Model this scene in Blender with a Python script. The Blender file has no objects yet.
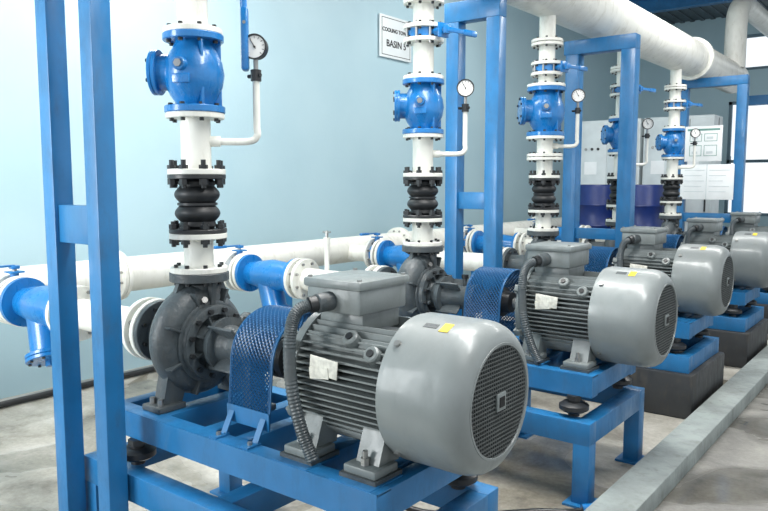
import bpy, bmesh, math, random
from mathutils import Vector, Matrix
random.seed(3)
pi=math.pi
scene=bpy.context.scene
try:
    scene.view_settings.view_transform='Standard'; scene.view_settings.look='None'
except Exception: pass
# ---------------- materials ----------------
def mat(name,col,rough=.5,metal=0,var=.06,scale=6,bump=0.0,bscale=60,coat=0,col2=None,grime=0,gcol=(.10,.085,.06),spec=.5):
    m=bpy.data.materials.new(name); m.use_nodes=True
    nt=m.node_tree; N=nt.nodes; L=nt.links; b=N["Principled BSDF"]
    b.inputs["Roughness"].default_value=rough; b.inputs["Metallic"].default_value=metal
    b.inputs["Coat Weight"].default_value=coat; b.inputs["Coat Roughness"].default_value=.12
    b.inputs["Specular IOR Level"].default_value=spec
    tc=N.new("ShaderNodeTexCoord")
    n=N.new("ShaderNodeTexNoise"); n.inputs["Scale"].default_value=scale; n.inputs["Detail"].default_value=6
    L.new(tc.outputs["Object"],n.inputs["Vector"])
    r=N.new("ShaderNodeValToRGB"); 
    c2=col2 if col2 else tuple(max(0,c*(1-var*3)) for c in col)
    r.color_ramp.elements[0].position=.35; r.color_ramp.elements[1].position=.62
    r.color_ramp.elements[0].color=(*c2,1); r.color_ramp.elements[1].color=(*col,1)
    L.new(n.outputs["Fac"],r.inputs["Fac"]); out=r.outputs["Color"]
    if grime>0:
        mp=N.new("ShaderNodeMapping"); mp.inputs["Scale"].default_value=(9,9,3.2); L.new(tc.outputs["Object"],mp.inputs[0])
        g=N.new("ShaderNodeTexNoise"); g.inputs["Scale"].default_value=1.6; g.inputs["Detail"].default_value=9; g.inputs["Roughness"].default_value=.7
        L.new(mp.outputs[0],g.inputs["Vector"])
        mr=N.new("ShaderNodeMapRange"); mr.inputs[1].default_value=.52; mr.inputs[2].default_value=.74; mr.inputs[3].default_value=0; mr.inputs[4].default_value=grime
        L.new(g.outputs["Fac"],mr.inputs[0])
        mx=N.new("ShaderNodeMix"); mx.data_type='RGBA'; L.new(mr.outputs[0],mx.inputs[0]); L.new(out,mx.inputs[6]); mx.inputs[7].default_value=(*gcol,1); out=mx.outputs[2]
        m2=N.new("ShaderNodeMapRange"); m2.inputs[1].default_value=.35; m2.inputs[2].default_value=.75; m2.inputs[3].default_value=rough*.8; m2.inputs[4].default_value=min(1,rough+.3)
        L.new(g.outputs["Fac"],m2.inputs[0]); L.new(m2.outputs[0],b.inputs["Roughness"])
    L.new(out,b.inputs["Base Color"])
    if bump>0:
        n2=N.new("ShaderNodeTexNoise"); n2.inputs["Scale"].default_value=bscale; n2.inputs["Detail"].default_value=3
        L.new(tc.outputs["Object"],n2.inputs["Vector"])
        bp=N.new("ShaderNodeBump"); bp.inputs["Strength"].default_value=bump; bp.inputs["Distance"].default_value=.01
        L.new(n2.outputs["Fac"],bp.inputs["Height"]); L.new(bp.outputs["Normal"],b.inputs["Normal"])
    return m
BLUE=mat("blue_paint",(.014,.155,.37),.36,var=.06,coat=.12,grime=.45,gcol=(.035,.085,.14))
BLUEV=mat("blue_valve_enamel",(.006,.17,.47),.25,var=.05,coat=.45,bump=.12,bscale=90,grime=.3,gcol=(.02,.07,.16))
BLUEG=mat("guard_blue",(.012,.10,.25),.4,var=.06)
GREY=mat("motor_grey_paint",(.185,.21,.21),.36,var=.06,coat=.12,bump=.06,bscale=120,grime=.5,gcol=(.10,.11,.10))
GREYL=mat("motor_cowl_grey",(.22,.245,.245),.38,metal=.05,var=.04,coat=.18,grime=.2,gcol=(.15,.16,.155))
CAST=mat("cast_iron_grey",(.070,.086,.094),.36,var=.12,bump=.4,bscale=50,grime=.45,gcol=(.13,.12,.10))
WHITE=mat("white_pipe_paint",(.76,.76,.70),.36,var=.03,coat=.15,grime=.5,gcol=(.36,.34,.26))
RUB=mat("black_rubber",(.014,.016,.018),.5,var=.1)
BLK=mat("black_steel",(.018,.02,.022),.4,var=.1)
STEEL=mat("bolt_steel",(.35,.35,.34),.35,metal=.8,var=.05)
DARK=mat("dark_void",(.008,.009,.010),.8)
GRL=mat("grille_wire",(.08,.09,.09),.45)
DIAL=mat("gauge_dial",(.8,.8,.77),.3,var=.0)
LABEL=mat("label_paper",(.75,.74,.66),.5,var=.1,scale=40)
YEL=mat("yellow_sticker",(.85,.62,.03),.5)
CONC=mat("concrete_curb",(.31,.35,.34),.65,var=.1,scale=4,bump=.3,bscale=40,grime=.5,gcol=(.15,.15,.13))
PLIN=mat("plinth_paint",(.03,.033,.036),.5,var=.1,grime=.5)
CAB=mat("cabinet_paint",(.62,.68,.69),.45,var=.03)
PAPER=mat("paper",(.85,.88,.88),.6,var=.02)
INK=mat("ink",(.16,.34,.30),.6)
INKB=mat("ink_black",(.03,.03,.03),.6)
DRUM=mat("navy_drum_plastic",(.01,.03,.16),.4)
SIGN=mat("sign_white",(.68,.73,.74),.4,var=.01)
CEILM=mat("ceiling_sheet",(.08,.11,.13),.6,var=.08)
ALU=mat("window_frame_paint",(.12,.2,.25),.5)

def floor_mat(name,dark,mid,light,wetpos=.5,wetcol=(.62,.60,.56)):
    m=bpy.data.materials.new(name); m.use_nodes=True
    nt=m.node_tree;N=nt.nodes;L=nt.links;b=N["Principled BSDF"]
    tc=N.new("ShaderNodeTexCoord")
    def noise(s,d,r=.6,dist=0):
        n=N.new("ShaderNodeTexNoise"); n.inputs["Scale"].default_value=s;n.inputs["Detail"].default_value=d;n.inputs["Roughness"].default_value=r;n.inputs["Distortion"].default_value=dist
        L.new(tc.outputs["Object"],n.inputs["Vector"]); return n
    n=noise(2.0,10,.66,.4)
    r=N.new("ShaderNodeValToRGB"); e=r.color_ramp.elements
    e[0].position=.33;e[0].color=(*dark,1); e[1].position=.66;e[1].color=(*light,1)
    k=e.new(.46);k.color=(*mid,1)
    L.new(n.outputs["Fac"],r.inputs["Fac"])
    n3=noise(38,6,.65)
    v=N.new("ShaderNodeMapRange"); v.inputs[1].default_value=.3; v.inputs[2].default_value=.7; v.inputs[3].default_value=.80; v.inputs[4].default_value=1.08
    L.new(n3.outputs["Fac"],v.inputs[0])
    hs=N.new("ShaderNodeHueSaturation"); L.new(r.outputs["Color"],hs.inputs["Color"]); L.new(v.outputs[0],hs.inputs["Value"])
    w=noise(.95,4,.5,.6)
    wm=N.new("ShaderNodeMapRange"); wm.inputs[1].default_value=wetpos; wm.inputs[2].default_value=wetpos+.07
    L.new(w.outputs["Fac"],wm.inputs[0])
    mx=N.new("ShaderNodeMix"); mx.data_type='RGBA'; mx.blend_type='MULTIPLY'
    L.new(wm.outputs[0],mx.inputs[0]); L.new(hs.outputs["Color"],mx.inputs[6]); mx.inputs[7].default_value=(*wetcol,1)
    L.new(mx.outputs[2],b.inputs["Base Color"])
    rr=N.new("ShaderNodeMapRange"); rr.inputs[3].default_value=.5; rr.inputs[4].default_value=.08
    L.new(wm.outputs[0],rr.inputs[0]); L.new(rr.outputs[0],b.inputs["Roughness"])
    bs=N.new("ShaderNodeMapRange"); bs.inputs[3].default_value=.25; bs.inputs[4].default_value=.02
    L.new(wm.outputs[0],bs.inputs[0])
    bp=N.new("ShaderNodeBump"); bp.inputs["Distance"].default_value=.01
    L.new(bs.outputs[0],bp.inputs["Strength"])
    L.new(n3.outputs["Fac"],bp.inputs["Height"]); L.new(bp.outputs["Normal"],b.inputs["Normal"])
    return m
FLOOR=floor_mat("floor_concrete",(.20,.185,.155),(.38,.36,.31),(.58,.56,.51),.50)
FLOORD=floor_mat("walkway_concrete",(.13,.13,.12),(.22,.215,.20),(.34,.33,.30),.52)
WALL=mat("wall_blue_paint",(.385,.535,.59),.5,var=.02,scale=1.2,bump=.08,bscale=30,col2=(.355,.505,.565))

# ---------------- builder ----------------
class B:
    def __init__(s,name): s.name=name; s.bm=bmesh.new(); s.mats=[]
    def mi(s,m):
        if m not in s.mats: s.mats.append(m)
        return s.mats.index(m)
    def faces(s,fs,m):
        i=s.mi(m)
        for f in fs: f.material_index=i
    def frame(s,a):
        a=Vector(a).normalized()
        h=Vector((0,0,1)) if abs(a.z)<.9 else Vector((0,1,0))
        u=h.cross(a).normalized(); v=a.cross(u).normalized()
        return a,u,v
    def lathe(s,prof,o,axis,m,n=32,ph=0):
        a,u,v=s.frame(axis); o=Vector(o); rings=[]
        for t,r in prof:
            if r<=1e-6: rings.append([s.bm.verts.new(o+a*t)])
            else: rings.append([s.bm.verts.new(o+a*t+(u*math.cos(ph+2*pi*k/n)+v*math.sin(ph+2*pi*k/n))*r) for k in range(n)])
        fs=[]
        for A,C in zip(rings,rings[1:]):
            if len(A)==1 and len(C)==1: continue
            for k in range(n):
                k2=(k+1)%n
                if len(A)==1: fs.append(s.bm.faces.new((A[0],C[k2],C[k])))
                elif len(C)==1: fs.append(s.bm.faces.new((A[k],A[k2],C[0])))
                else: fs.append(s.bm.faces.new((A[k],A[k2],C[k2],C[k])))
        s.faces(fs,m)
    def cyl(s,p0,p1,r,m,n=24,b=0,r2=None):
        p0=Vector(p0);p1=Vector(p1);L=(p1-p0).length
        r2=r if r2 is None else r2
        if b>0: pr=[(0,0),(0,r-b),(b,r),(L-b,r2),(L,r2-b),(L,0)]
        else: pr=[(0,0),(0,r),(L,r2),(L,0)]
        s.lathe(pr,p0,p1-p0,m,n)
    def box(s,c,size,m,rot=None,bev=0):
        M=Matrix.Translation(Vector(c))
        if rot is not None: M=M@rot.to_4x4()
        M=M@Matrix.Diagonal((*size,1))
        r=bmesh.ops.create_cube(s.bm,size=1,matrix=M)
        fs=set(f for v in r['verts'] for f in v.link_faces)
        s.faces(fs,m)
        if bev>0:
            es=list(set(e for v in r['verts'] for e in v.link_edges))
            q=bmesh.ops.bevel(s.bm,geom=es,offset=bev,segments=2,affect='EDGES',profile=.5)
            s.faces(q['faces'],m)
    def box2(s,lo,hi,m,bev=0):
        lo=Vector(lo);hi=Vector(hi); s.box((lo+hi)/2,hi-lo,m,None,bev)
    def tube(s,pts,r,m,n=12,sub=8,smooth=True,rfun=None):
        P=[Vector(p) for p in pts]
        if smooth and len(P)>2:
            Q=[];E=[P[0]*2-P[1]]+P+[P[-1]*2-P[-2]]
            for i in range(1,len(E)-2):
                for k in range(sub):
                    t=k/sub;a,b,c,d=E[i-1:i+3]
                    Q.append(.5*((2*b)+(c-a)*t+(2*a-5*b+4*c-d)*t*t+(3*b-a-3*c+d)*t**3))
            Q.append(P[-1]);P=Q
        T=[(P[min(i+1,len(P)-1)]-P[max(i-1,0)]).normalized() for i in range(len(P))]
        a,u,v=s.frame(T[0]); rings=[]
        for i,(p,t) in enumerate(zip(P,T)):
            u=(u-t*u.dot(t)).normalized(); v=t.cross(u)
            rr=rfun(i) if rfun else r
            rings.append([s.bm.verts.new(p+(u*math.cos(2*pi*k/n)+v*math.sin(2*pi*k/n))*rr) for k in range(n)])
        fs=[s.bm.faces.new((A[k],A[(k+1)%n],C[(k+1)%n],C[k])) for A,C in zip(rings,rings[1:]) for k in range(n)]
        fs.append(s.bm.faces.new(rings[0][::-1]));fs.append(s.bm.faces.new(rings[-1]))
        s.faces(fs,m)
    def flange(s,o,axis,r,t,m,nb=8,bm_=None,rb=None,br=.010,ext=.016,n=36):
        a,u,v=s.frame(axis); o=Vector(o)
        s.cyl(o,o+a*t,r,m,n,b=.003)
        if nb:
            rb=rb or r*.8
            for k in range(nb):
                an=2*pi*(k+.5)/nb; c=o+(u*math.cos(an)+v*math.sin(an))*rb
                s.cyl(c-a*ext,c+a*(t+ext),br,bm_ or STEEL,6)
    def prism(s,poly,y0,y1,m,axis='y'):
        def P(a,b,c):
            return (a,c,b) if axis=='y' else ((c,a,b) if axis=='x' else (a,b,c))
        A=[s.bm.verts.new(P(a,b,y0)) for a,b in poly];C=[s.bm.verts.new(P(a,b,y1)) for a,b in poly]
        n=len(poly);fs=[s.bm.faces.new(A),s.bm.faces.new(C[::-1])]
        fs+=[s.bm.faces.new((A[k],C[k],C[(k+1)%n],A[(k+1)%n])) for k in range(n)]
        s.faces(fs,m)
    def mesh(s):
        bmesh.ops.recalc_face_normals(s.bm,faces=s.bm.faces[:])
        for f in s.bm.faces: f.smooth=True
        for e in s.bm.edges:
            if len(e.link_faces)!=2 or e.calc_face_angle(0)>math.radians(38): e.smooth=False
        me=bpy.data.meshes.new(s.name); s.bm.to_mesh(me); s.bm.free()
        for m in s.mats: me.materials.append(m)
        return me
def place(name,me,loc=(0,0,0),rz=0,parent=None):
    o=bpy.data.objects.new(name,me); scene.collection.objects.link(o)
    o.location=loc; o.rotation_euler=(0,0,rz)
    if parent: o.parent=parent
    return o

AX=.95
PX=-2.70
PY=[2.08+1.8*i for i in range(5)]
# ---------------- pump ----------------
b=B("centrifugal_pump")
n1,n2=56,18; rings=[]
for i in range(n1+1):
    th=i/n1*2*pi; R=.172+.022*i/n1; mr=.056+.028*i/n1
    ang=pi/2-.25-th
    c=Vector((0,math.cos(ang)*R,AX+math.sin(ang)*R)); rad=Vector((0,math.cos(ang),math.sin(ang)))
    rings.append([b.bm.verts.new(c+rad*math.cos(2*pi*k/n2)*mr+Vector((1,0,0))*math.sin(2*pi*k/n2)*mr) for k in range(n2)])
fs=[b.bm.faces.new((A[k],A[(k+1)%n2],C[(k+1)%n2],C[k])) for A,C in zip(rings,rings[1:]) for k in range(n2)]
fs.append(b.bm.faces.new(rings[0]));fs.append(b.bm.faces.new(rings[-1][::-1])); b.faces(fs,CAST)
b.lathe([(-.07,0),(-.07,.13),(-.05,.17),(.03,.19),(.07,.19),(.085,.188),(.088,.182),(.088,.172),(.094,.170),(.116,.170),(.118,.166),(.118,.128),(.09,.118),(.085,.10),(.12,.088),(.16,.102),(.185,.108),(.185,0)],(0,0,AX),(1,0,0),CAST,56)
for k in range(12):
    a=2*pi*(k+.5)/12; c=Vector((.116,math.cos(a)*.150,AX+math.sin(a)*.150)); b.cyl(c,c+Vector((.020,0,0)),.012,BLK,6)
for k in range(8):
    a=2*pi*(k+.5)/8; d=Vector((0,math.cos(a),math.sin(a)))
    b.box(Vector((.105,0,AX))+d*.105,(.05,.05,.010),CAST,Matrix.Rotation(a,3,'X'))
    b.box(Vector((.065,0,AX))+d*.215,(.045,.07,.012),CAST,Matrix.Rotation(a,3,'X'),.003)
b.lathe([(0,.10),(.10,.088),(.17,.075),(.26,.072)],(0,0,AX+.0),(0,0,1),CAST,28)
b.flange((0,0,1.225),(0,0,1),.135,.04,CAST,8,BLK,.105)
for sy in(-1,1):
    b.prism([(sy*.07,1.225),(sy*.12,1.225),(sy*.17,AX+.17),(sy*.10,AX+.14)],-.012,.012,CAST,'x')
b.prism([(.06,1.225),(.11,1.225),(.09,AX+.14),(.04,AX+.14)],-.012,.012,CAST,'y')
b.lathe([(0,.12),(.06,.11),(.16,.095),(.30,.09)],(0,0,AX),(-1,0,0),CAST,32)
b.flange((-.32,0,AX),(1,0,0),.15,.03,CAST,8,BLK,.12)
b.lathe([(.17,.12),(.20,.125),(.205,.09),(.24,.075),(.30,.07),(.38,.078),(.40,.09),(.43,.09),(.435,.06),(.45,.03),(.60,.028),(.60,0)],(0,0,AX),(1,0,0),CAST,32)
for k in range(4):
    a=pi/4+k*pi/2; d=Vector((0,math.cos(a),math.sin(a)))
    b.box(Vector((.25,0,AX))+d*.10,(.16,.07,.012),CAST,Matrix.Rotation(a,3,'X'),.003)
for k in range(6):
    a=2*pi*k/6; c=Vector((.43,math.cos(a)*.075,AX+math.sin(a)*.075)); b.cyl(c,c+Vector((.012,0,0)),.008,BLK,6)
b.cyl((.33,0,AX+.06),(.33,0,AX+.12),.014,CAST,10); b.cyl((.33,0,AX+.12),(.33,0,AX+.145),.022,BLK,10)
b.box((.36,0,AX-.17),(.05,.09,.22),CAST,None,.006)
b.box((.36,0,.683),(.09,.18,.026),CAST,None,.004)
for sy in(-1,1):
    b.prism([(sy*.10,AX-.15),(sy*.20,AX-.08),(sy*.24,.69),(sy*.14,.69)],-.035,.035,CAST,'x')
    b.box((0,sy*.21,.683),(.13,.14,.026),CAST,None,.004)
    b.cyl((.03,sy*.25,.69),(.03,sy*.25,.725),.012,STEEL,6)
    b.cyl((-.03,sy*.25,.69),(-.03,sy*.25,.725),.012,STEEL,6)
b.cyl((.0,.0,AX+.15),(.10,-.05,AX+.20),.014,STEEL,10)
PUMP=b.mesh()

# ---------------- motor ----------------
b=B("electric_motor"); r0=.190; R0=.242; x0,x1=.80,1.28
b.lathe([(0,0),(0,r0),(x1-x0,r0),(x1-x0,0)],(x0,0,AX),(1,0,0),CAST,48)
st=.0235
for sgn in(-1,1):
    for k in range(-7,8):
        q=k*st
        ro=math.sqrt(R0**2-q*q); ri=math.sqrt(max(r0**2-q*q,0))-.01
        mid=(ro+ri)/2
        b.box(((x0+x1)/2,sgn*mid,AX+q),(x1-x0-.01,ro-ri,.0060),GREY)
        if not(sgn>0 and abs(k)<5): b.box(((x0+x1)/2,q,AX+sgn*mid),(x1-x0-.01,.0060,ro-ri),GREY)
b.lathe([(0,.05),(-.02,.06),(-.03,.10),(-.018,.12),(-.014,.19),(0,.225),(.015,.247),(.05,.247),(.05,.2)],(x0,0,AX),(1,0,0),GREY,48)
b.cyl((x0-.12,0,AX),(x0,0,AX),.032,STEEL,20)
for k in range(6):
    a=2*pi*(k+.5)/6; d=Vector((0,math.cos(a),math.sin(a)))
    b.box(Vector((x0-.022,0,AX))+d*.15,(.02,.09,.014),GREY,Matrix.Rotation(a,3,'X'))
    c=Vector((x0+.02,0,AX))+d*.245; b.box(c,(.05,.04,.04),GREY,Matrix.Rotation(a,3,'X'),.006)
CR=.264; CX=1.265
b.lathe([(-.02,.238),(-.02,CR-.006),(0,CR-.005),(.002,CR),(.215,CR),(.242,CR-.003),(.267,CR-.012),(.287,CR-.026),(.300,CR-.045),(.307,.200),(.307,.190),(.300,.188)],(CX,0,AX),(1,0,0),GREYL,72)
b.lathe([(.283,.189),(.283,0)],(CX,0,AX),(1,0,0),DARK,40)
gx=CX+.301
for k in range(-13,14):
    q=k*.0141; h=math.sqrt(max(.189**2-q*q,0))
    b.box((gx,q,AX),(.004,.0038,2*h),GRL); b.box((gx+.002,0,AX+q),(.004,2*h,.0038),GRL)
b.lathe([(0,.187),(.007,.189),(.007,.197),(0,.199)],(gx+.001,0,AX),(1,0,0),GREYL,56)
b.box((gx+.008,0,AX),(.008,.060,.060),GREY,None,.002); b.box((gx+.013,0,AX),(.003,.034,.034),DARK)
a=math.radians(112)
b.box((1.42,math.cos(a)*(CR+.0005),AX+math.sin(a)*(CR+.0005)),(.035,.05,.001),YEL,Matrix.Rotation(a-pi/2,3,'X'))
b.box((1.36,math.cos(a)*(CR+.0005),AX+math.sin(a)*(CR+.0005)),(.055,.025,.001),CAST,Matrix.Rotation(a-pi/2,3,'X'))
for k in range(4):
    a=pi/4+k*pi/2; d=Vector((0,math.cos(a),math.sin(a))); c=Vector((1.285,0,AX))
    b.cyl(c+d*(CR-.008),c+d*(CR+.010),.012,STEEL,8)
for a,xx in((135,1.07),(45,1.07),(146,1.19)):
    a=math.radians(a); d=Vector((0,math.cos(a),math.sin(a))); c=Vector((xx,0,AX))
    b.cyl(c+d*.19,c+d*.262,.030,GREY,20,b=.005); b.cyl(c+d*.26,c+d*.268,.014,BLK,12)
for xx in(.90,1.19):
    for sy in(-1,1):
        b.prism([(sy*.11,AX-.16),(sy*.19,AX-.12),(sy*.235,.71),(sy*.12,.71)],xx-.05,xx+.05,GREY,'x')
        b.box((xx,sy*.215,.70),(.14,.13,.03),GREY,None,.006)
        b.box((xx,sy*.215,.678),(.16,.15,.016),CAST)
        b.cyl((xx,sy*.245,.71),(xx,sy*.245,.74),.016,STEEL,6)
        b.cyl((xx,sy*.245,.74),(xx,sy*.245,.765),.009,STEEL,10)
b.box((1.0,-.245,AX+.075),(.13,.004,.065),LABEL,Matrix.Rotation(.08,3,'Y'),.001)
b.box((.98,-.248,AX+.05),(.09,.003,.04),LABEL,Matrix.Rotation(-.12,3,'Y'))
b.box2((.86,-.11,1.13),(1.07,.11,1.20),GREY,.006)
b.box2((.83,-.15,1.20),(1.09,.13,1.295),GREY,.012)
b.box2((.82,-.16,1.29),(1.10,.14,1.325),GREY,.010)
for xx in(.84,1.08):
    for yy in(-.14,.12): b.cyl((xx,yy,1.32),(xx,yy,1.332),.009,STEEL,8)
b.cyl((.95,-.14,1.245),(.93,-.205,1.24),.036,CAST,12,b=.004)
b.cyl((.93,-.195,1.24),(.915,-.225,1.235),.031,BLK,12)
b.tube([(.93,-.19,1.24),(.89,-.26,1.215),(.875,-.285,1.12),(.885,-.29,.95),(.93,-.29,.80),(.985,-.285,.69)],.022,CAST,12,24,True,lambda i:.022+.0025*(i%2))
MOTOR=b.mesh()

b=B("shaft_coupling")
b.lathe([(0,0),(0,.06),(.05,.07),(.055,.09),(.09,.09),(.092,.08),(.10,.08),(.102,.09),(.135,.09),(.14,.07),(.19,.06),(.19,0)],(.475,0,AX),(1,0,0),BLK,28)
COUP=b.mesh()
# ---------------- guard: perforated sheet ----------------
b=B("coupling_guard")
path=[];rg=.200;gw=.115;xc=.57
for i in range(22): path.append((-rg-.02*(1-i/22.),.72+(AX-.72)*i/22.))
for i in range(55): a=pi-i/54*pi; path.append((rg*math.cos(a),AX+rg*math.sin(a)))
for i in range(1,23): path.append((rg+.02*(i/22.),AX-(AX-.72)*i/22.))
nw=22; bm2=bmesh.new(); G=[[bm2.verts.new((xc-gw+2*gw*j/nw,y,z)) for j in range(nw+1)] for y,z in path]
for i in range(len(path)-1):
    for j in range(nw):
        if (i+j)%2==0:
            bm2.faces.new((G[i][j],G[i][j+1],G[i+1][j+1])) ; bm2.faces.new((G[i][j],G[i+1][j+1],G[i+1][j]))
        else:
            bm2.faces.new((G[i][j],G[i][j+1],G[i+1][j])) ; bm2.faces.new((G[i][j+1],G[i+1][j+1],G[i+1][j]))
bmesh.ops.dissolve_edges(bm2,edges=[e for e in bm2.edges if len(e.link_faces)==2 and (abs(e.verts[0].co.x-e.verts[1].co.x)<1e-5 or (e.verts[0].co.yz-e.verts[1].co.yz).length<1e-5) ],use_verts=False)
bmesh.ops.wireframe(bm2,faces=bm2.faces[:],thickness=.0105,offset=0,use_replace=True,use_boundary=True,use_even_offset=False)
tm=bpy.data.meshes.new("t"); bm2.to_mesh(tm); bm2.free()
b.bm.from_mesh(tm); bpy.data.meshes.remove(tm); b.faces(b.bm.faces[:],BLUEG)
for sx in(-1,1):
    for (y0,z0),(y1,z1) in zip(path,path[1:]):
        dy,dz=y1-y0,z1-z0; L=math.hypot(dy,dz); a=math.atan2(dz,dy)
        b.box((xc+sx*gw,(y0+y1)/2,(z0+z1)/2),(.014,L*1.08,.006),BLUEG,Matrix.Rotation(a,3,'X'))
for sy in(-1,1):
    b.box((xc,sy*.222,.75),(.245,.006,.07),BLUE)
    for sx in(-1,1):
        p0=Vector((xc+sx*gw*.8,sy*.224,.76)); p1=Vector((xc+sx*gw*.8,sy*.27,.674))
        d=p1-p0; b.box((p0+p1)/2,(.03,d.length,.006),BLUE,Matrix.Rotation(math.atan2(d.z,d.y),3,'X'))
        b.box((xc+sx*gw*.8,sy*.29,.674),(.04,.07,.008),BLUE); b.cyl((xc+sx*gw*.8,sy*.295,.676),(xc+sx*gw*.8,sy*.295,.69),.01,STEEL,6)
GUARD=b.mesh()

# ---------------- base frames ----------------
def channel(b,x0,x1,y,z0,z1,s,m,w=.065,t=.009):
    b.box2((x0,y-t/2,z0),(x1,y+t/2,z1),m)
    lo,hi=(y-w,y) if s>0 else (y,y+w)
    b.box2((x0,lo,z1-t),(x1,hi,z1),m); b.box2((x0,lo,z0),(x1,hi,z0+t),m)
def base(legs):
    b=B("pump_base_frame"); xa,xb=-.27,1.31; yh=.33
    for s in(-1,1):
        channel(b,xa,xb,s*yh,.555,.67,s,BLUE,.075)
    for xx,w in((xa+.035,.07),(.05,.1),(.37,.07),(.56,.07),(.90,.10),(1.17,.10),(xb-.035,.07)):
        b.box2((xx-w/2,-yh+.005,.562),(xx+w/2,yh-.005,.668),BLUE,.003)
    for xx in(.90,1.19):
        for s in(-1,1): b.box2((xx-.09,s*.24-.09,.667),(xx+.09,s*.24+.09,.672),BLUE)
    for xx in(-.04,1.21):
        for s in(-1,1):
            y=s*.325
            b.cyl((xx,y,.445),(xx,y,.555),.030,RUB,20)
            b.lathe([(0,0),(0,.06),(.012,.078),(.035,.078),(.05,.055),(.05,0)],(xx,y,.470),(0,0,1),BLK,24)
            b.cyl((xx,y,.530),(xx,y,.556),.04,BLK,6)
    ya=.38
    for s in(-1,1):
        b.box2((xa-.05,s*ya-.045,.325),(xb+.03,s*ya+.045,.445),BLUE,.004)
    for xx in(xa,.55,xb-.015):
        b.box2((xx-.045,-ya+.04,.328),(xx+.045,ya-.04,.442),BLUE,.003)
    if legs:
        for xx in(xa,.55,xb-.015):
            for s in(-1,1):
                b.box2((xx-.045,s*ya-.045,.0),(xx+.045,s*ya+.045,.33),BLUE,.004)
                b.box2((xx-.08,s*ya-.08,.0),(xx+.08,s*ya+.08,.012),BLUE)
    return b.mesh()
BASE1=base(True); BASE2=base(False)
b=B("equipment_plinth"); b.box2((-.36,-.46,0),(1.38,.46,.325),PLIN,.015); PLINTH=b.mesh()

# ---------------- discharge stack ----------------
CZ0,CZ1=1.985,2.33
def dpipe(c0,c1,rr=.13,s3=False):
    b=B("discharge_pipe"); pr=.067
    def vp(z0,z1,r=pr): b.cyl((0,0,z0),(0,0,z1),r,WHITE,28)
    def vf(z,r=.13,t=.025,nb=8): b.flange((0,0,z),(0,0,1),r,t,WHITE,nb,BLK,r*.81,.010,.014)
    vp(1.265,1.435); vf(1.265); vf(1.42)
    vp(1.71,c0); vf(1.71,.13); vf(c0-.025,rr)
    if s3: vf(1.86,.15); vf(1.89,.15)
    vp(c1,2.585); vf(c1,rr); vf(2.56)
    vp(2.645,3.06); vf(2.645); vf(2.80,.13,.025,8); vf(2.83)
    return b.mesh()
DPIPE=dpipe(CZ0,CZ1); DPIPE3=dpipe(2.06,2.465,.158,True)
b=B("rubber_expansion_joint")
b.flange((0,0,1.445),(0,0,1),.13,.020,BLK,0); b.flange((0,0,1.69),(0,0,1),.13,.020,BLK,0)
pf=[(0,.07),(.012,.083)]
for c in(.07,.155):
    for k in range(9):
        t=k/8; pf.append((c-.037+.074*t,.078+.024*math.sin(pi*t)))
pf+=[(.213,.083),(.225,.07)]
b.lathe(pf,(0,0,1.465),(0,0,1),RUB,32)
for z in (1.577,): b.lathe([(-.007,.08),(-.005,.09),(.005,.09),(.007,.08)],(0,0,z),(0,0,1),BLK,32)
for k in range(8):
    a=2*pi*(k+.5)/8; c=Vector((math.cos(a)*.112,math.sin(a)*.112,0))
    b.cyl(c+Vector((0,0,1.385)),c+Vector((0,0,1.50)),.011,BLK,6); b.cyl(c+Vector((0,0,1.65)),c+Vector((0,0,1.775)),.011,BLK,6)
    b.cyl(c+Vector((0,0,1.467)),c+Vector((0,0,1.487)),.020,BLK,6); b.cyl(c+Vector((0,0,1.735)),c+Vector((0,0,1.752)),.020,BLK,6)
    b.cyl(c+Vector((0,0,1.665)),c+Vector((0,0,1.69)),.020,BLK,6); b.cyl(c+Vector((0,0,1.40)),c+Vector((0,0,1.42)),.020,BLK,6)
RJ=b.mesh()
b=B("check_valve"); H=CZ1-CZ0
b.flange((0,0,CZ0),(0,0,1),.134,.03,BLUEV,8,BLK,.109,.011,.012); b.flange((0,0,CZ1-.03),(0,0,1),.134,.03,BLUEV,8,BLK,.109,.011,.012)
b.lathe([(0,.082),(.03,.085),(.06,.105),(.10,.125),(.155,.134),(.21,.125),(.25,.105),(.285,.085),(.32,.08)],(0,0,CZ0+.015),(0,0,1),BLUEV,40)
sd=Vector((-.80,-.60,0)).normalized(); c=Vector((0,0,CZ0+.18))
b.cyl(c+sd*.06,c+sd*.160,.080,BLUEV,32)
b.flange(c+sd*.150,sd,.100,.018,BLUEV,0); b.flange(c+sd*.169,sd,.100,.016,BLUEV,6,BLK,.085,.009,.008)
fd=Vector((.45,-.89,0)).normalized(); b.cyl(c+fd*.10+Vector((0,0,.02)),c+fd*.155+Vector((0,0,.02)),.03,BLUEV,16,b=.004)
b.cyl(c+fd*.15+Vector((0,0,.02)),c+fd*.163+Vector((0,0,.02)),.018,STEEL,6)
b.box(c+fd*.130+Vector((0,0,-.04)),(.08,.012,.04),BLUEV,Matrix.Rotation(math.atan2(fd.x,-fd.y),3,'Z'),.003)
for an in(50,130,340):
    a=math.radians(an); d=Vector((math.cos(a),math.sin(a),0)); b.box(d*.10+Vector((0,0,CZ0+H/2)),(.04,.012,H-.06),BLUEV,Matrix.Rotation(a,3,'Z'),.003)
CV=b.mesh()
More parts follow.
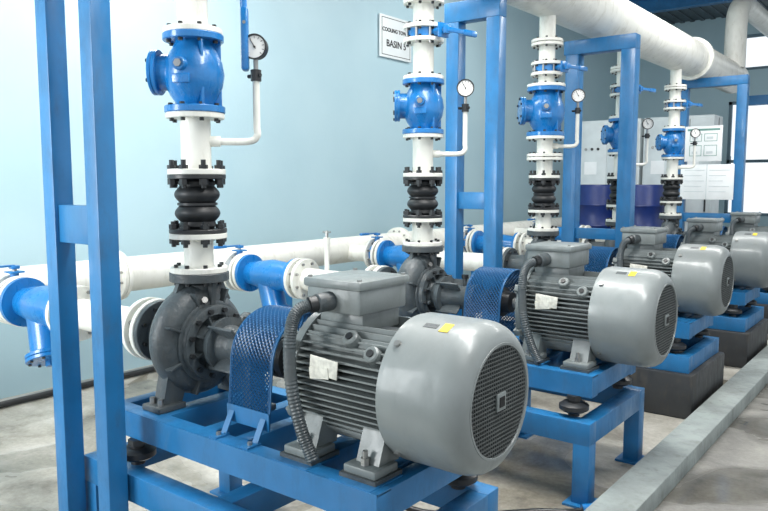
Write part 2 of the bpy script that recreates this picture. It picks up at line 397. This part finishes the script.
def bfly(hang):
    b=B("butterfly_valve")
    b.cyl((0,0,0),(0,0,.06),.105,BLUEV,32,b=.004)
    for k in range(8):
        a=2*pi*(k+.5)/8; c=Vector((math.cos(a)*.112,math.sin(a)*.112,0)); b.cyl(c-Vector((0,0,.04)),c+Vector((0,0,.10)),.008,STEEL,8)
    b.cyl((.09,0,.03),(.17,0,.03),.026,BLUEV,16); b.box((.175,0,.03),(.012,.09,.09),BLUEV,None,.004)
    b.cyl((.17,0,.03),(.215,0,.03),.014,STEEL,10)
    if hang: b.tube([(.20,0,.035),(.215,0,.0),(.225,0,-.12),(.225,0,-.30)],.016,BLUEV,10)
    b.box((.205,0,.03),(.022,.05,.05),BLUEV,None,.004)
    if hang: b.box((.228,0,-.27),(.034,.06,.28),BLUEV,None,.012); b.cyl((.228,-.032,-.20),(.228,.032,-.20),.008,STEEL,8)
    else:
        b.box((.215,.10,.03),(.012,.20,.028),BLUEV,None,.003); b.box((.215,.20,.03),(.024,.12,.038),BLUEV,None,.008)
    return b.mesh()
BF=bfly(False); BFH=bfly(True)
b=B("pressure_gauge")
g=Vector((.74,.67,0)).normalized()*.275; fc=Vector((.50,-.866,0)); z=2.28
b.tube([(g.x*.2,g.y*.2,1.86),(g.x*.85,g.y*.85,1.86),(g.x,g.y,1.885),(g.x,g.y,1.92)],.016,WHITE,12,6)
b.cyl((g.x*.18,g.y*.18,1.86),(g.x*.4,g.y*.4,1.86),.024,WHITE,16)
b.cyl((g.x,g.y,1.91),(g.x,g.y,2.15),.016,WHITE,14)
b.cyl((g.x,g.y,2.13),(g.x,g.y,2.18),.024,BLK,8); b.cyl((g.x,g.y,2.17),(g.x,g.y,2.23),.011,STEEL,10)
b.cyl((g.x-.05,g.y,2.155),(g.x+.03,g.y,2.155),.009,BLK,8)
c=Vector((g.x,g.y,z))
b.lathe([(-.03,0),(-.03,.048),(-.025,.053),(.012,.053),(.014,.057),(.022,.057),(.022,.050),(.016,.049)],c,fc,BLK,36)
b.lathe([(.016,.05),(.016,0)],c,fc,DIAL,32)
rt=Vector((.866,.5,0))
for k in range(11):
    a=math.radians(225-27*k); d=rt*math.cos(a)+Vector((0,0,1))*math.sin(a); b.cyl(c+fc*.0165+d*.036,c+fc*.0165+d*.046,.0013,INKB,4)
d=rt*-.5+Vector((0,0,.86)); b.cyl(c+fc*.018-d*.01,c+fc*.018+d*.038,.0018,INKB,4); b.cyl(c+fc*.016,c+fc*.021,.005,INKB,8)
PG=b.mesh()

# ---------------- suction line ----------------
HX=-2.25
b=B("suction_pipe"); R=.085
def hp(x0,x1,r=R,r2=None): b.cyl((x0,0,AX),(x1,0,AX),r,WHITE,28,0,r2)
def hf(x,r=.155): b.flange((x,0,AX),(1,0,0),r,.028,WHITE,8,STEEL,r*.8,.011,.014)
hp(HX+.08,-1.84); hf(-1.868); hf(-1.78)
hp(-1.79,-1.70); hf(-1.73)
hf(-1.15); hf(-1.08); hp(-1.15,-.36)
hf(-.348); hf(-.42); 
SP=b.mesh()
b=B("y_strainer")
b.lathe([(0,.0),(0,.150),(.03,.150),(.03,.09),(.10,.10),(.28,.125),(.44,.11),(.52,.09),(.522,.150),(.55,.150),(.55,0)],(-1.70,0,AX),(1,0,0),BLUEV,32)
p=Vector((-1.48,0,AX)); d=Vector((.42,-.14,-.88)).normalized()
b.cyl(p,p+d*.31,.095,BLUEV,28); b.flange(p+d*.29,d,.125,.022,BLUEV,0); b.flange(p+d*.314,d,.125,.022,BLUEV,8,BLK,.105,.009,.01)
b.cyl(p+d*.33,p+d*.37,.022,BLUEV,8)
YS=b.mesh()

for i,y in enumerate(PY):
    sh=0 if i<2 else -.10
    place("centrifugal_pump",PUMP,(PX,y,0)); place("electric_motor",MOTOR,(PX+sh,y,0))
    place("shaft_coupling",COUP,(PX+sh*.5,y,0)); place("coupling_guard",GUARD,(PX+sh*.5,y,0))
    place("pump_base_frame",BASE1 if i<2 else BASE2,(PX,y,0))
    if i>=2: place("equipment_plinth",PLINTH,(PX,y,0))
    place("discharge_pipe",DPIPE3 if i==2 else DPIPE,(PX,y,0)); place("rubber_expansion_joint",RJ,(PX,y,0))
    cvo=place("check_valve",CV,(PX,y,0))
    if i==2:
        k=(2.465-2.06)/(CZ1-CZ0); cvo.scale=(k,k,k); cvo.location.z=2.06-CZ0*k
    place("pressure_gauge",PG,(PX,y,.12 if i==2 else 0))
    o=place("butterfly_valve",BFH if i==0 else BF,(PX,y,2.585),rz=.75 if i==0 else -.2)
    o2=place("butterfly_valve",BF,(PX-1.84,y,AX))
    o2.matrix_world=Matrix.Translation((PX-1.84,y,AX))@Matrix(((0,0,1,0),(0,-1,0,0),(1,0,0,0),(0,0,0,1)))
    place("suction_pipe",SP,(PX,y,0)); place("y_strainer",YS,(PX,y,0))

b=B("suction_header_pipe"); b.cyl((0,-3,0),(0,12.5,0),.135,WHITE,40)
for yy in(3.0,6.6,10.2): b.flange((0,yy,0),(0,1,0),.19,.03,WHITE,12,STEEL); b.flange((0,yy+.034,0),(0,1,0),.19,.03,WHITE,0)
for yy in(1.2,4.8,8.4):
    b.box2((-.06,yy-.05,-AX-.02),(.06,yy+.05,-.1),BLUE)
place("suction_header_pipe",b.mesh(),(PX+HX,0,AX+.02))
HZ=3.26
b=B("discharge_header_pipe"); b.cyl((0,-3,0),(0,12.2,0),.225,WHITE,56)
for yy in(9.9,):
    b.flange((0,yy,0),(0,1,0),.27,.03,WHITE,16,STEEL); b.flange((0,yy+.034,0),(0,1,0),.27,.03,WHITE,0)
b.lathe([(0,.225),(.06,.215),(.11,.17),(.14,.09),(.15,0)],(0,12.2,0),(0,1,0),WHITE,48)
place("discharge_header_pipe",b.mesh(),(PX,0,HZ))
b=B("riser_pipe"); b.tube([(0,0,0),(0,0,.55),(0,.08,.82),(0,.35,.98),(0,.7,1.0),(0,2.9,1.0)],.15,WHITE,24,8)
place("riser_pipe",b.mesh(),(PX+.1,11.8,HZ+.1))

# ---------------- support frames ----------------
def portal(y,xa,xb,top,w,rails,bt=None):
    b=B("pipe_support_frame"); bt=bt or w
    for x in(xa,xb):
        b.box2((x-w/2,y-w/2,0),(x+w/2,y+w/2,top-bt),BLUE,.005)
        b.box2((x-w*.9,y-w*.9,0),(x+w*.9,y+w*.9,.015),BLUE)
        for sx in(-1,1):
            for sy in(-1,1): b.cyl((x+sx*w*.72,y+sy*w*.72,.015),(x+sx*w*.72,y+sy*w*.72,.035),.01,STEEL,6)
    b.box2((min(xa,xb)-w/2-.02,y-w/2,top-bt),(max(xa,xb)+w/2,y+w/2,top),BLUE,.005)
    for z0,z1 in rails: b.box2((min(xa,xb)+w/2-.01,y-w*.3,z0),(max(xa,xb)-w/2+.01,y+w*.3,z1),BLUE,.003)
    place("pipe_support_frame",b.mesh())
portal(1.60,-3.03,-2.69,3.035,.088,[(1.42,1.58)])
portal(4.82,-3.05,-2.70,3.035,.11,[(1.47,1.60)],.15)
portal(6.62,-2.86,-2.33,3.0,.13,[(1.14,1.24)])
portal(10.2,-2.85,-2.13,3.035,.12,[(1.15,1.27)])
b=B("pipe_support_frame")
b.box2((-2.6,12.8,2.9),(-.4,12.92,3.05),BLUE); b.box2((-2.2,12.8,0),(-2.08,12.92,2.9),BLUE); b.box2((-.52,12.8,0),(-.4,12.92,2.9),BLUE)
place("pipe_support_frame",b.mesh())

def notice(x,y,z,w,h,kind):
    b=B("notice_sheet"); b.box2((-w/2,-.01,-h/2),(w/2,.01,h/2),PAPER,.002)
    F=-.0125
    if kind==0:
        b.box2((-w/2+.03,F,h/2-.06),(w/2-.03,-.0095,h/2-.035),INK)
        for a,c,e,f in ((-.17,.03,-.02,.13),(.01,.03,.17,.13),(-.17,-.16,-.02,-.02),(.01,-.16,.17,-.02)):
            for q in ((a,c,e,c+.006),(a,f-.006,e,f),(a,c,a+.006,f),(e-.006,c,e,f)): b.box2((q[0],F,q[1]),(q[2],-.0095,q[3]),INK)
            b.box2((a+.03,F,c+.03),(e-.05,-.0095,c+.06),CAB)
    else:
        for k in range(5): b.box2((-w/2+.05,F,h/2-.08-k*.07),(-.03-.03*(k%2),-.0095,h/2-.073-k*.07),CAB); b.box2((.03,F,h/2-.08-k*.07),(w/2-.05-.04*(k%3),-.0095,h/2-.073-k*.07),CAB)
        b.box2((-.004,F,-h/2),(.004,-.0095,h/2),CAB)
    b.cyl((-w/2+.05,0,h/2),(-w/2+.05,0,h/2+.10),.004,BLK,6); b.cyl((w/2-.05,0,h/2),(w/2-.05,0,h/2+.10),.004,BLK,6)
    place("notice_sheet",b.mesh(),(x,y,z))
notice(-2.56,10.12,2.18,.46,.46,0); notice(-2.50,10.12,1.68,.66,.46,1)

b=B("electrical_cabinet")
b.box2((0,0,0),(1.0,.5,2.65),CAB,.01); b.box2((.0,-.0,-.0),(1.0,.5,.1),BLK)
for x0_ in(.03,.515):
    b.box2((x0_,-.02,.15),(x0_+.455,.0,2.6),CAB,.006); b.box2((x0_+.40,-.035,1.25),(x0_+.42,-.02,1.45),BLK)
    for k in range(3): b.cyl((x0_+.12+.1*k,-.035,2.2),(x0_+.12+.1*k,-.015,2.2),.022,BLK if k else STEEL,12)
    b.box2((x0_+.1,-.024,1.8),(x0_+.3,-.018,2.0),PAPER)
me=b.mesh(); place("electrical_cabinet",me,(-4.75,11.2,0)); place("electrical_cabinet",me,(-3.7,11.2,0))
b=B("storage_drum"); b.lathe([(0,0),(0,.27),(.03,.29),(.28,.29),(.3,.305),(.32,.29),(.58,.29),(.6,.305),(.62,.29),(.86,.29),(.9,.27),(.885,.26),(.885,0)],(0,0,0),(0,0,1),DRUM,36)
b.cyl((.15,0,.885),(.15,0,.9),.03,BLK,12)
me=b.mesh()
b=B("drum_stand")
for x in(-4.42,-3.12): 
    for y in(10.15,10.75): b.box2((x-.04,y-.04,0),(x+.04,y+.04,.70),BLUE)
b.box2((-4.46,10.11,.66),(-3.08,10.79,.74),BLUE,.005); place("drum_stand",b.mesh())
for q in ((-4.11,10.45,.742),(-3.43,10.45,.742)): place("storage_drum",me,q)
# sign
sg=B("wall_sign"); sg.box2((-.012,-.33,-.26),(.012,.33,.26),SIGN,.004)
for a in((-.30,.30,.222,.23),(-.30,.30,-.23,-.222)): sg.box2((.011,a[0],a[2]),(.0135,a[1],a[3]),INKB)
for a in((-.30,-.292),(.292,.30)): sg.box2((.011,a[0],-.23),(.0135,a[1],.23),INKB)
so=place("wall_sign",sg.mesh(),(-5.675,7.53,3.50))
for i,(t,z,s) in enumerate((("COOLING TOWER",.06,.068),("BASIN 5",-.12,.12))):
    cu=bpy.data.curves.new("lettering","FONT"); cu.body=t; cu.size=s; cu.align_x='CENTER'; cu.extrude=.001; cu.offset=.002
    cu.materials.append(INKB); o=bpy.data.objects.new("lettering_%d"%i,cu); scene.collection.objects.link(o); o.parent=so
    o.location=(.0145,0,z); o.rotation_euler=(pi/2,0,pi/2)

b=B("vent_standpipe"); b.cyl((0,0,0),(0,0,.20),.018,WHITE,14); b.cyl((0,0,.20),(0,0,.25),.026,WHITE,8); b.cyl((0,0,.25),(0,0,.30),.012,STEEL,8); b.box((0,0,.29),(.07,.014,.012),STEEL)
me=b.mesh()
for y in PY[1:3]: place("vent_standpipe",me,(-3.55,y,AX+.075))

b=B("concrete_curb"); b.box2((-1.28,-1,0),(-1.08,13.5,.11),CONC,.008); place("concrete_curb",b.mesh())
b=B("floor_cable")
b.tube([(-2.2,2.75,.10),(-1.98,2.85,.03),(-1.75,3.02,.018),(-1.55,3.22,.018),(-1.40,3.3,.03),(-1.34,3.40,.018)],.016,BLK,10,8)
b.cyl((-1.36,3.38,.026),(-1.28,3.46,.026),.026,BLUEV,10)
place("floor_cable",b.mesh())
b=B("wall_conduit"); b.cyl((-5.45,-3,.03),(-5.45,13,.03),.025,BLK,10); b.cyl((-5.55,-3,.02),(-5.55,13,.02),.018,STEEL,10); place("wall_conduit",b.mesh())

# ---------------- room ----------------
b=B("floor"); b.box2((-5.9,-4,-.1),(-1.08,16.2,0),FLOOR); b.box2((-1.08,-4,-.1),(5,16.2,0),FLOORD); place("floor",b.mesh())
b=B("wall_left"); b.box2((-5.9,-4,0),(-5.7,16.2,5),WALL); place("wall_left",b.mesh())
b=B("wall_back"); Y0,Y1=16,16.2
b.box2((-5.7,Y0,0),(-3.6,Y1,5),WALL); b.box2((-3.6,Y0,0),(5,Y1,1.0),WALL); b.box2((-3.6,Y0,3.3),(5,Y1,3.9),WALL); b.box2((-3.6,Y0,4.6),(5,Y1,5),WALL)
place("wall_back",b.mesh())
b=B("window_1")
for x in(-3.57,-2.2,-1.1,0,1.1,2.2,3.3,4.4): b.box2((x-.03,Y0+.05,1.0),(x+.03,Y0+.12,3.3),ALU); b.box2((x-.03,Y0+.05,3.9),(x+.03,Y0+.12,4.6),ALU)
for z in(1.03,2.1,3.27,3.93,4.57): b.box2((-3.6,Y0+.05,z-.03),(5,Y0+.12,z+.03),ALU)
place("window_1",b.mesh())
b=B("ceiling"); b.box2((-5.9,-4,5),(5,16.2,5.1),CEILM)
for k in range(55):
    x=-5.6+k*.2; b.box2((x,-4,4.975),(x+.08,16.2,5.0),CEILM)
place("ceiling",b.mesh())
for k,y in enumerate((1.5,5.5,9.5,13.5)):
    b=B("roof_beam"); b.box2((-5.7,y-.08,4.72),(5,y+.08,4.745),BLUE); b.box2((-5.7,y-.012,4.745),(5,y+.012,4.95),BLUE); b.box2((-5.7,y-.08,4.95),(5,y+.08,4.975),BLUE)
    place("roof_beam",b.mesh())

# ---------------- light ----------------
w=bpy.data.worlds.new("World"); scene.world=w; w.use_nodes=True
w.node_tree.nodes["Background"].inputs[0].default_value=(.88,.95,1,1); w.node_tree.nodes["Background"].inputs[1].default_value=1.2
def area(name,loc,tgt,sx,sy,p,col=(1,1,1)):
    l=bpy.data.lights.new(name,"AREA"); l.shape='RECTANGLE'; l.size=sx; l.size_y=sy; l.energy=p; l.color=col
    o=bpy.data.objects.new(name,l); scene.collection.objects.link(o); o.location=loc
    o.rotation_euler=(Vector(tgt)-Vector(loc)).to_track_quat('-Z','Y').to_euler()
area("overhead_fill",(-1.0,2.5,4.5),(-1.8,2.8,0),.7,4,230,(1,.99,.97))  # unseen overhead light, added for highlights along the motor tops; no fixture modelled
area("overhead_fill",(-1.6,8,4.5),(-2.4,8,0),.7,5,250,(1,.99,.97))  # second added overhead fill, above the far pumps
area("overhead_fill",(-4.2,3.5,4.5),(-4.4,3.5,0),.6,6,260,(1,.98,.94))  # third added overhead fill, above the suction side
area("wall_fill",(-4.0,-1.5,2.2),(-5.7,2.4,1.9),1.6,2.4,240,(.98,1,1))  # added fill out of view to brighten the left wall; no doorway there
cd=bpy.data.cameras.new("camera"); cd.sensor_width=36; cd.lens=33.75; cd.clip_start=.05
co=bpy.data.objects.new("camera",cd); scene.collection.objects.link(co); co.location=(0,0,1.675)
co.rotation_euler=(pi/2-math.radians(5.8),0,math.radians(37.9)); scene.camera=co
